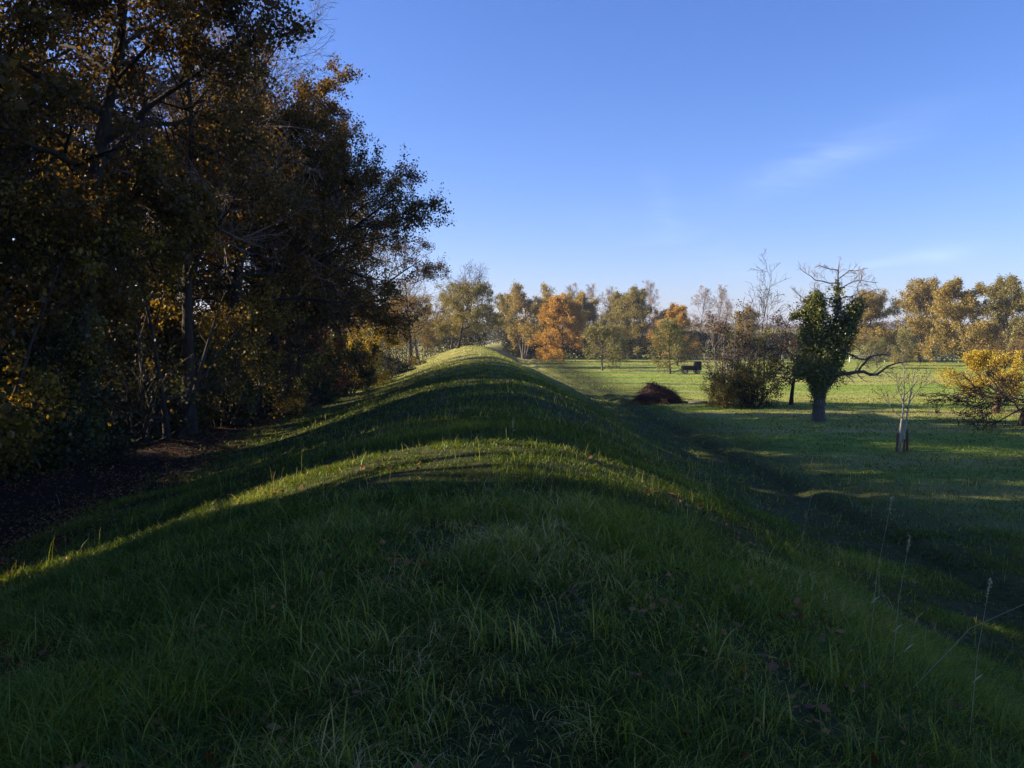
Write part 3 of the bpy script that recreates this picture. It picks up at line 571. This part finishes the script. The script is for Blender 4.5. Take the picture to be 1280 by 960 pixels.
# ---- ivy-covered tree
def polyline(pts, rad, S=8, seed=0, j=.05):
    rng = np.random.default_rng(seed); pts = np.array(pts, float); t = np.linspace(0, len(pts)-1.001, S); i = t.astype(int); f = (t-i)[:, None]
    P = pts[i]*(1-f)+pts[i+1]*f; P[1:-1] += rng.normal(0, j, (S-2, 3)); r = np.interp(t, np.arange(len(rad)), rad)
    return P[None], r[None]
def ivy_tree():
    D = 44.5; x = at(1025, D); root = tag(empty('ivy_tree', (x, D, gz1(x, D))), 'old tree wrapped in thick ivy with bare top twigs and a low bare bough', 'tree')
    rng = np.random.default_rng(5)
    sk = [polyline([(0, 0, -.2), (0, 0, .3), (.02, 0, 1.5), (.05, 0, 2.4)], [.42, .33, .30, .27], 8, 1, .02),
          polyline([(.05, 0, 2.3), (-.25, .1, 3.6), (-.3, 0, 5.2), (-.25, 0, 6.4)], [.25, .2, .14, .06], 8, 2),
          polyline([(.05, 0, 2.3), (.7, -.1, 3.6), (1.2, 0, 4.8), (1.9, 0, 6.0)], [.25, .18, .12, .05], 8, 3),
          polyline([(.1, 0, 2.4), (.6, .1, 4.2), (.85, 0, 6.0), (.9, 0, 8.3)], [.2, .12, .08, .015], 10, 4),
          polyline([(-.3, 0, 5.2), (-.9, 0, 5.75), (-1.5, .1, 5.3)], [.07, .05, .02], 6, 5),
          polyline([(.2, -.1, 1.7), (.9, -.3, 2.45), (1.8, -.5, 2.6), (2.7, -.6, 2.4), (3.4, -.7, 2.95), (4.5, -.8, 3.2)], [.13, .11, .09, .07, .045, .015], 14, 6, .03),
          polyline([(1.8, -.5, 2.6), (2.0, -.6, 3.0), (2.5, -.7, 3.45), (3.3, -.9, 3.55)], [.06, .05, .04, .012], 8, 7, .03),
          polyline([(1.0, 0, 3.4), (1.5, .2, 3.55), (2.3, .3, 3.15), (3.0, .3, 3.4), (3.9, .4, 3.45)], [.07, .06, .05, .03, .012], 10, 8, .03)]
    for (a, b, c) in [((.88, 0, 7.2), (-.3, 0, 7.3), (-1.2, 0, 8.0)), ((.88, 0, 6.9), (1.7, .2, 7.3), (2.9, .1, 7.2)), ((.88, 0, 7.4), (1.3, -.3, 7.8), (2.1, -.3, 7.9)), ((.9, 0, 6.3), (1.9, 0, 6.6), (2.1, 0, 7.8)),
                      ((.85, 0, 6.2), (0, .2, 6.6), (-.3, .2, 7.2)), ((.88, 0, 7.7), (.3, .2, 8.0), (-.1, .3, 8.1)), ((1.9, 0, 6.0), (2.3, .1, 6.6), (2.9, .1, 6.9)), ((-.25, 0, 6.0), (-1., 0, 6.3), (-1.5, 0, 6.9))]:
        sk.append(polyline([a, b, c], [.035, .025, .01], 7, len(sk), .05))
    V = []; F = []; o = 0
    for P, r in sk:
        v, f = tubes(P, r, 7); V.append(v); F.append(f+o); o += len(v)
    obj('trunk', mesh('trunk', np.concatenate(V), np.concatenate(F), [M['bark_grey']], smooth=True), root)
    V = []; F = []; o = 0
    for P, r in sk[3:4]+sk[5:]:
        st = .55 if P is sk[3][0] else .2
        L = np.linalg.norm(P[:, -1]-P[:, 0], axis=1)
        P2, R2, L2 = spawn(P, r, np.minimum(L, 2.4), rng, 13, st, 1, R(50), .38, 5, .2, .03)
        P3, R3, L3 = spawn(P2, R2, L2, rng, 5, .2, 1, R(45), .55, 4, .2, .03)
        for a, b in ((P2, np.maximum(R2*.7, .009)), (P3, np.maximum(R3*.6, .006))):
            v, f = tubes(a, b, 3); V.append(v); F.append(f+o); o += len(v)
    obj('crown', mesh('crown', np.concatenate(V), np.concatenate(F), [M['twig_grey']]), root)
    q = []
    for k, (pts, rr, n) in enumerate([([(-.12, 0, .5), (-.1, .0, 1.0), (-.1, 0, 1.6)], [.28, .38, .5], 700), ([(0, 0, 1.35), (0, 0, 2.2), (-.1, 0, 3.4)], [.28, .75, .95], 10000), ([(-.1, 0, 2.8), (-.3, 0, 4.4), (-.3, 0, 5.8), (-.25, 0, 6.5)], [.95, .8, .65, .38], 15000),
                                   ([(.2, 0, 2.2), (.8, 0, 3.6), (1.3, 0, 4.8), (1.95, 0, 6.2)], [.85, .8, .55, .36], 13000), ([(.2, 0, 2.6), (.55, -.1, 3.6), (.7, 0, 4.7)], [.9, .95, .5], 7000), ([(.6, 0, 4.0), (.85, 0, 5.4), (.88, 0, 6.9)], [.42, .2, .12], 1800),
                                   ([(-.4, 0, 5.1), (-.9, 0, 5.75), (-1.5, .1, 5.35)], [.3, .2, .12], 1200), ([(-.2, 0, 2.6), (-.8, 0, 2.7), (-1.2, 0, 2.5)], [.7, .6, .35], 2200)]):
        P, r = polyline(pts, rr, 8, k, .03); N = n
        t = rng.random(N)*(6.999); i = t.astype(int); f = (t-i)[:, None]; p = P[0, i]*(1-f)+P[0, i+1]*f; rad = r[0, i]*(1-f[:, 0])+r[0, i+1]*f[:, 0]
        d = nrm(rng.normal(0, 1, (N, 3))); lump = .15+1.15*noise3(p+d*rad[:, None], 1.7, k+40)+.5*noise3(p+d*rad[:, None], 4.5, k+60)
        q.append(leafquads(p+d*(rad*.90*lump*(.62+.38*rng.random(N)))[:, None]+rng.normal(0, .09, (N, 3)), rng, .095))
    for P, r in sk[1:4]:
        P2, R2, L2 = spawn(P, r, np.full(1, 2.4), rng, 26, .05, .85, R(62), .62, 5, .25, -.03); q.append(leaves(P2, rng, 42, .11, .10))
    q = np.concatenate(q)
    obj('ivy', mesh('ivy', q.reshape(-1, 3), np.arange(len(q)*4).reshape(-1, 4), [M['ivy']], rnd=rng.random(len(q))), root)
ivy_tree()

# ---- young staked tree
def sapling():
    D = 32.5; x = at(1129, D); root = tag(empty('young_tree', (x, D, gz1(x, D))), 'young leafless tree with two pale stems rising between short stakes', 'tree'); rng = np.random.default_rng(8)
    sk = [polyline([(-.05, 0, -.1), (.0, 0, .9), (.06, 0, 1.9), (.1, .05, 2.5), (.02, 0, 3.6)], [.045, .04, .035, .02, .006], 10, 1, .02),
          polyline([(.12, .05, -.1), (.16, 0, .8), (.24, 0, 1.6), (.34, 0, 2.4), (.5, 0, 3.3)], [.04, .035, .03, .018, .006], 10, 2, .02),
          polyline([(.0, 0, 1.3), (-.25, 0, 1.5), (-.5, 0, 1.9), (-.65, 0, 2.1)], [.02, .015, .01, .006], 6, 3, .02),
          polyline([(.06, 0, 1.9), (-.15, 0, 2.3), (-.25, 0, 3.0)], [.018, .012, .005], 6, 4, .02), polyline([(.28, 0, 1.9), (.6, 0, 2.4), (1.0, 0, 2.7)], [.018, .012, .005], 6, 5, .02)]
    V = []; F = []; o = 0
    for P, r in sk: v, f = tubes(P, r, 6); V.append(v); F.append(f+o); o += len(v)
    obj('trunk', mesh('trunk', np.concatenate(V), np.concatenate(F), [M['bark_pale']], smooth=True), root)
    V = []; F = []; o = 0; lv = []
    for P, r in sk:
        P2, R2, L2 = spawn(P, r, np.full(1, 1.9), rng, 9, .5, 1, R(42), .4, 5, .12, .04); P3, R3, L3 = spawn(P2, R2, L2, rng, 3, .3, 1, R(40), .5, 3, .15, .03)
        for a, b in ((P2, np.maximum(R2, .006)), (P3, np.maximum(R3, .004))): v, f = tubes(a, b, 3); V.append(v); F.append(f+o); o += len(v)
        lv.append(leaves(P3, rng, 1, .06, .04))
    obj('crown', crown_mesh('crown', (np.concatenate(V), np.concatenate(F)), np.concatenate(lv), M['bark_grey'], M['apple'], rng), root)
    for k, (dx, dy, h, t) in enumerate([(-.17, .0, .75, .02), (.27, .05, .85, -.01), (.05, -.14, .5, .01)]):
        P, r = polyline([(0, 0, -.1), (t, 0, h*.5), (t*2, 0, h)], [.05, .048, .044], 4, k, .003); v, f = tubes(P, r, 7)
        top = np.concatenate([v[-7:], v[-7:].mean(0)[None]+[0, 0, .01]]); ft = np.array([[i, (i+1) % 7, 7, 7] for i in range(7)])
        v2 = np.concatenate([v, top]); f2 = np.concatenate([f, ft+len(v)])
        o_ = tag(obj('tree_stake', mesh('tree_stake', v2, f2[:len(f)], [M['wood_red']], smooth=True)), ['short brown stake on the left side of the young tree', 'short brown stake on the right side of the young tree', 'shortest brown stake in front of the young tree'][k], 'stake', 'stakes round the young tree')
        o_.location = (x+dx, D+dy, gz1(x+dx, D+dy))
sapling()

# ---- brush pile
def brush_pile():
    D = 56.5; x = at(822, D); root = tag(empty('brush_pile', (x, D, gz1(x, D))), 'rounded heap of dark reddish brushwood on the meadow', 'brush pile'); rng = np.random.default_rng(12)
    n = 3200; a = rng.random(n)*2*np.pi; r = np.sqrt(rng.random(n)); px = np.cos(a)*r*1.45; py = np.sin(a)*r*1.2
    h = 1.32*np.clip(1-r**1.8, 0, 1)*(.7+.6*vnoise(px*1.6, py*1.6, 5))
    p = np.stack([px, py, h*(.5+.5*rng.random(n))], -1)
    d = nrm(np.stack([np.cos(a)*.9+rng.normal(0, .5, n), np.sin(a)*.9+rng.normal(0, .5, n), -.55*r+rng.normal(0, .25, n)], -1))
    P, Rr, L = walk(p-d*.3, d, .35+.5*rng.random(n)+1.1*rng.random(n)**9, .006+.014*rng.random(n), 4, .16, 0, rng)
    P[..., 2] = np.maximum(P[..., 2], .02)
    v, f = tubes(P, Rr, 4); obj('twigs', mesh('twigs', v, f, [M['wood_red']]), root)
    th = np.linspace(0, 2*np.pi, 33)[:-1]; rr = np.linspace(0, 1, 10)
    A, B = np.meshgrid(th, rr); X_ = np.cos(A)*B*1.35; Y_ = np.sin(A)*B*1.1; Z_ = 1.15*(1-B**1.8)*(.7+.6*vnoise(X_*1.6, Y_*1.6, 5))-.02
    V = np.stack([X_, Y_, Z_], -1).reshape(-1, 3); F = [[i*32+j, i*32+(j+1) % 32, (i+1)*32+(j+1) % 32, (i+1)*32+j] for i in range(9) for j in range(32)]
    obj('mound', mesh('mound', V, F, [M['wood_red']], smooth=True), root)
    q = leafquads(np.stack([rng.normal(-1.0, .55, 700), rng.normal(-.9, .3, 700), .03+.12*rng.random(700)], -1), rng, .1)
    obj('leaves', mesh('leaves', q.reshape(-1, 3), np.arange(len(q)*4).reshape(-1, 4), [M['rust']], rnd=rng.random(len(q))), root)
brush_pile()

# ---- boxes and bars
class MB:
    def __init__(s): s.V = []; s.F = []; s.o = 0
    def add(s, v, f): s.V.append(np.asarray(v, float)); s.F.append(np.asarray(f)+s.o); s.o += len(v)
    def box(s, c, d, top=(1, 1), sx=0):
        v = [(c[0]+i*d[0]/2*(top[0] if k > 0 else 1)+(sx if k > 0 else 0), c[1]+j*d[1]/2*(top[1] if k > 0 else 1), c[2]+k*d[2]/2) for k in (-1, 1) for i, j in ((-1, -1), (1, -1), (1, 1), (-1, 1))]
        s.add(v, [(3, 2, 1, 0), (4, 5, 6, 7), (0, 1, 5, 4), (1, 2, 6, 5), (2, 3, 7, 6), (3, 0, 4, 7)])
    def tube(s, pts, r, K=8):
        P = np.array(pts, float)[None]; v, f = tubes(P, np.full((1, len(pts)), r) if np.isscalar(r) else np.array(r)[None], K); s.add(v, f)
    def build(s, name, mat, parent=None, bevel=0):
        o = obj(name, mesh(name, np.concatenate(s.V), np.concatenate(s.F), [mat]), parent)
        if bevel:
            m = o.modifiers.new('bevel', 'BEVEL'); m.width = bevel; m.segments = 2
        return o
M['cart'] = bark_mat('dark_cart_boards', (.010, .009, .011), (.030, .024, .028), 3)
M['rubber'] = bark_mat('tyre_rubber', (.012, .012, .012), (.022, .022, .022), 3)
def cart():
    D = 101; x = at(864, D); root = tag(empty('farm_cart', (x, D, gz1(x, D))), 'low dark farm cart with a raised box at its right end', 'cart')
    b = MB(); b.box((-.35, 0, .62), (1.45, 1.1, .08)); b.box((-.35, -.54, .80), (1.45, .05, .30)); b.box((-.35, .54, .80), (1.45, .05, .30)); b.box((-1.06, 0, .80), (.05, 1.13, .30)); b.build('bed', M['cart'], root, .01)
    b = MB(); b.box((.72, 0, .95), (.85, 1.2, .98), (.82, .9), .06); b.build('box', M['cart'], root, .03)
    b = MB(); b.box((.72, 0, 1.47), (.80, 1.16, .06), (.9, .9)); b.build('lid', M['cart'], root, .01)
    b = MB(); b.box((-.3, 0, .50), (2.0, .5, .12)); b.tube([(-1.3, 0, .48), (-1.75, 0, .35), (-2.1, 0, .12)], .04); b.build('chassis', M['cart'], root)
    for wx in (-.75, .7):
        for wy in (-.5, .5):
            c = MB(); c.tube([(wx, wy-.08, .3), (wx, wy-.07, .3), (wx, wy+.07, .3), (wx, wy+.08, .3)], [.22, .30, .30, .22], 20); w = c.build('wheel', M['rubber'], root)
            c = MB(); c.tube([(wx, wy-.09, .3), (wx, wy-.085, .3), (wx, wy+.085, .3), (wx, wy+.09, .3)], [.01, .15, .15, .01], 14); c.build('rim', M['wood'], w)
cart()
# ---- log by the thicket
lg = MB(); lg.tube([(-.6, 0, .09), (-.58, 0, .10), (.1, .03, .12), (.6, .0, .16), (.62, 0, .16)], [.01, .09, .085, .07, .01], 9)
D = 54.5; o = tag(lg.build('fallen_log', M['bark_pale']), 'pale cut log lying in the grass left of the thicket', 'log'); o.location = (at(873, D), D, gz1(at(873, D), D))
# ---- fences
def fence(xs_, D, h, rails, rr, mat, name, label, dy=0):
    x0 = xs_[0]; root = tag(empty(name, (x0, D, gz1(x0, D))), label, 'fence')
    zs = [gz1(v, D+dy*(v-x0))-gz1(x0, D) for v in xs_]
    for v, z in zip(xs_, zs):
        b = MB(); b.tube([(v-x0, dy*(v-x0), z-.2), (v-x0, dy*(v-x0), z+h), (v-x0, dy*(v-x0), z+h+.04)], [.075, .07, .02], 7); b.build('post', mat, root)
    for q in rails:
        b = MB(); b.tube([(v-x0, dy*(v-x0)-.09, z+q) for v, z in zip(xs_, zs)], rr, 5); b.build('rail', mat, root)
fence([at(655, 152)+k*4.6 for k in range(13)], 152, 1.35, (.45, 1.15), .022, M['wood'], 'wire_fence', 'grey post-and-wire fence across the meadow before the hedge')
fence([at(1062, 146)+k*3.0 for k in range(7)], 146, 1.25, (.5, .85, 1.2), .05, M['white'], 'rail_fence', 'pale wooden rail fence below the large golden tree')
# ---- white barrier and marker post at the far end of the dyke
D = 205; x = at(610, D); z = gz1(x, D); root = tag(empty('barrier', (x, D, z)), 'small white barrier at the far end of the dyke', 'barrier')
b = MB(); b.box((0, 0, 1.0), (1.3, .06, .28)); b.build('board', M['white'], root, .01)
for s in (-.5, .55): b = MB(); b.box((s, .06, .6), (.12, .06, 1.4)); b.build('post', M['white'], root, .01)
x = at(631, D); b = MB(); b.box((0, 0, .6), (.30, .2, 1.35), (.6, .6)); o = tag(b.build('marker_post', M['white'], None, .02), 'slim white marker post beside the far path', 'post'); o.location = (x, D, gz1(x, D))

# ------------------------------------------------------------------ grass
def blades(n, dmin, dmax, pw, seed, h0, h1, wd, S, xlim=None, dry=.06, ymin=-.2, bend=(.3, 1.0), clump=1.4, wide=.66, keep=None):
    rng = np.random.default_rng(seed)
    q = rng.random(n)
    # distance from density ~ d^(-pw) over a widening strip
    e = 2-pw
    d = (dmin**e+(dmax**e-dmin**e)*q)**(1/e) if abs(e) > 1e-3 else dmin*(dmax/dmin)**q
    x = (rng.random(n)*2-1)*(d*wide+1.2); y = d
    if xlim: k = (x > xlim[0]+cx(y)*0) & (x < xlim[1]); x, y, d = x[k], y[k], d[k]
    c = fbm(x*clump, y*clump, seed+5); c2 = fbm(x*.45, y*.45, seed+8)
    k = rng.random(len(x)) < np.where((y < 30) & (x < 9), np.clip((c-.16)*2.6, .26, 1), .35+1.1*c)
    s_ = x-cx(y); wood = 1-sstep(-6.9, -5.7, x+.12*np.minimum(y, 60)+(c2-.5)*3)-0*s_
    k &= rng.random(len(x)) > wood*.93
    if keep is not None: k &= keep(x, y)
    x, y, d, c, c2 = x[k], y[k], d[k], c[k], c2[k]; n = len(x)
    L = (h0+(h1-h0)*rng.random(n)**1.5)*(.30+1.35*c)*(.6+.8*c2)
    z = gz(x, y)-.01
    ph = fbm(x*clump*1.6, y*clump*1.6, seed+11)*22+rng.normal(0, 1.3, n); h = np.stack([np.cos(ph), np.sin(ph), np.zeros(n)], -1)
    b = bend[0]+(bend[1]-bend[0])*rng.random(n)
    sa = rng.random(n)*2*np.pi; side = np.stack([np.cos(sa), np.sin(sa), np.zeros(n)], -1)
    w = wd*(.6+.8*rng.random(n))*(.6+d/dmin*.4)
    T = np.linspace(0, 1, S+1); base = np.stack([x, y, z], -1); V = np.empty((n, S+1, 2, 3))
    for i, t in enumerate(T):
        p = base+h*(L*b*t**1.8*.75)[:, None]; p[:, 2] += L*(t-.42*b*t*t)
        ww = (w*.5*(1.0-.93*t**1.7))[:, None]
        V[:, i, 0] = p-side*ww; V[:, i, 1] = p+side*ww
    o = (np.arange(n)*(S+1)*2)[:, None]+(np.arange(S)*2)[None]
    F = np.stack([o, o+1, o+3, o+2], -1).reshape(-1, 4)
    r = np.clip(.06+.62*rng.random(n)+.9*(c2-.5)+.5*(c-.5)+.22*sstep(40, 60, y), 0, .84); dk = rng.random(n) < dry*(.4+1.6*(1-c))+.5*sstep(50, 70, y)*sstep(6, 2, np.abs(x-cx(y))); r[dk] = .88+.12*rng.random(dk.sum())
    return V.reshape(-1, 3), F, np.repeat(r, S)
sets = [blades(300000, 2.3, 9, 1.0, 1, .05, .21, .0046, 4, bend=(.4, 1.9), dry=.20), blades(260000, 8, 19, .9, 2, .045, .15, .008, 3, bend=(.3, 1.5), wide=.70), blades(170000, 18, 60, 1.1, 3, .045, .15, .020, 2, wide=.70),
        blades(3500, 2.6, 30, 1.0, 4, .18, .40, .003, 3, dry=1.0, bend=(.1, .9)), blades(110000, 55, 150, 1.2, 6, .06, .15, .06, 1, wide=.66, dry=.0)]
V = []; F = []; Rn = []; o = 0
for v, f, r in sets: V.append(v); F.append(f+o); Rn.append(r); o += len(v)
tag(obj('grass', mesh('grass', np.concatenate(V), np.concatenate(F), [M['grass']], rnd=np.concatenate(Rn))), 'green grass covering the dyke and the meadow', 'grass', None, 'stuff')
# tufts of broad arching blades in the near grass
rng = np.random.default_rng(77)
cxs = rng.uniform(-4.5, 4.8, 190); cys = 2.4+rng.random(190)**1.2*7; V = []; F = []; Rn = []; o = 0
for a, b_ in zip(cxs, cys):
    n = 34; x = a+rng.normal(0, .07, n); y = b_+rng.normal(0, .07, n); z = gz(x, y)-.01; ph = rng.normal(rng.random()*6.3, 1.3, n); L = rng.uniform(.2, .42, n); b = rng.uniform(.5, 1.5, n)
    h = np.stack([np.cos(ph), np.sin(ph), 0*ph], -1); side = np.stack([-np.sin(ph), np.cos(ph), 0*ph], -1); w = rng.uniform(.004, .009, n); Vv = np.empty((n, 7, 2, 3))
    for i, t in enumerate(np.linspace(0, 1, 7)):
        p = np.stack([x, y, z], -1)+h*(L*b*.62*t**1.7)[:, None]; p[:, 2] += L*(t-.55*b*t*t); ww = (w*.5*(1-.95*t**2))[:, None]; Vv[:, i, 0] = p-side*ww; Vv[:, i, 1] = p+side*ww
    q = (np.arange(n)*14)[:, None]+(np.arange(6)*2)[None]; V.append(Vv.reshape(-1, 3)); F.append(np.stack([q, q+1, q+3, q+2], -1).reshape(-1, 4)+o); o += n*14
    Rn.append(np.repeat(np.clip(.3+.5*rng.random(n)+.15*rng.normal()+(rng.random(n) < .10)*.4, 0, 1), 6))
tag(obj('grass', mesh('grass_tufts', np.concatenate(V), np.concatenate(F), [M['grass']], rnd=np.concatenate(Rn))), 'coarse arching tufts among the near grass', 'grass', None, 'stuff')
# fallen leaves
n = 26000; y = 9+55*rng.random(n)**1.4; x = -6.3-.11*y-5*rng.random(n)**1.3+.7*rng.normal(0, 1, n)
n2 = 5200; x2 = rng.uniform(-5, 6, n2); y2 = 2.5+16*rng.random(n2)**1.3; kk = fbm(x2*.9, y2*.9, 55) > .5; x2, y2 = x2[kk], y2[kk]
X_ = np.concatenate([x, x2]); Y_ = np.concatenate([y, y2]); P = np.stack([X_, Y_, gz(X_, Y_)+.015+.05*rng.random(len(X_))], -1)
m_ = len(P); a = nrm(rng.normal(0, 1, (m_, 3))*np.array([1, 1, .35])); b_ = nrm(np.cross(a, nrm(rng.normal(0, .45, (m_, 3))+np.array([0, 0, 1])))); s_ = rng.uniform(.018, .04, m_)[:, None]
q = np.stack([P-a*s_, P+b_*s_*.7, P+a*s_, P-b_*s_*.7], 1)
tag(obj('fallen_leaves', mesh('fallen_leaves', q.reshape(-1, 3), np.arange(m_*4).reshape(-1, 4), [M['litter']], rnd=rng.random(m_))), 'brown fallen leaves on the grass and the wood floor', 'leaves', None, 'stuff')

# ------------------------------------------------------------------ tall dry grass stalks that stand out
def stalk(px, yb, yt, D, lean, label, head=.08, r=.0021):
    x = at(px, D); z = gz1(x, D); ztop = EYE-(yt-420)/1065*D; h = max(.15, ztop-z)
    root = tag(empty('grass_stalk', (x, D, z)), label, 'grass stalk', 'tall dry grass stalks')
    b = MB(); top = np.array([lean*h, 0, h]); mid = np.array([lean*h*.35, 0, h*.55])
    b.tube([(0, 0, -.02), mid, top], [r, r*.8, r*.5], 5); b.build('stem', M['straw'], root)
    rng = np.random.default_rng(int(px)); n = 46; t = rng.random(n); d = nrm(top-mid)
    p = top-d*head*t[:, None]*1.2+rng.normal(0, head*.06, (n, 3)); q = leafquads(p, rng, head*.15)
    obj('seed_head', mesh('seed_head', q.reshape(-1, 3), np.arange(n*4).reshape(-1, 4), [M['straw']], rnd=rng.random(n)), root)
    L = .07; lq = np.array([[(0, 0, h*.35), (L*.5, .004, h*.35+L*.6), (L, 0, h*.35+L*.9), (L*.5, -.004, h*.35+L*.5)]])
    obj('leaf', mesh('leaf', lq.reshape(-1, 3), [[0, 1, 2, 3]], [M['straw']], rnd=[.5]), root)
stalk(1094, 745, 622, 5.6, .12, 'tallest dry grass stalk standing alone on the right slope')
stalk(1124, 760, 672, 5.2, .10, 'dry stalk with a leaf just right of the tallest one')
stalk(1226, 800, 728, 4.6, .10, 'dry stalk nearest the right edge of the view')
stalk(1138, 765, 718, 5.0, 1.5, 'long dry stalk leaning far over towards the right')
stalk(640, 555, 522, 13.2, .05, 'dark seed stalk on the crest of the dyke', .12, .0025)
stalk(888, 612, 578, 13.4, .1, 'small pale stalk at the right end of the sunlit band', .06)
stalk(1006, 640, 618, 11.5, .15, 'thin short stalk on the right flank of the dyke', .06)

hz = bpy.data.materials.new('haze_air'); hz.use_nodes = True; n_, l_ = hz.node_tree.nodes, hz.node_tree.links; n_.clear()
ho = n_.new('ShaderNodeOutputMaterial'); pv = n_.new('ShaderNodeVolumePrincipled'); pv.inputs['Density'].default_value = .00032; pv.inputs['Color'].default_value = (.80, .87, 1, 1); pv.inputs['Anisotropy'].default_value = .3
l_.new(pv.outputs[0], ho.inputs['Volume'])
b = MB(); b.box((0, 1200, 15.0), (4400, 3600, 42)); tag(b.build('haze', hz), 'thin bluish autumn haze over the meadow', kind='stuff')
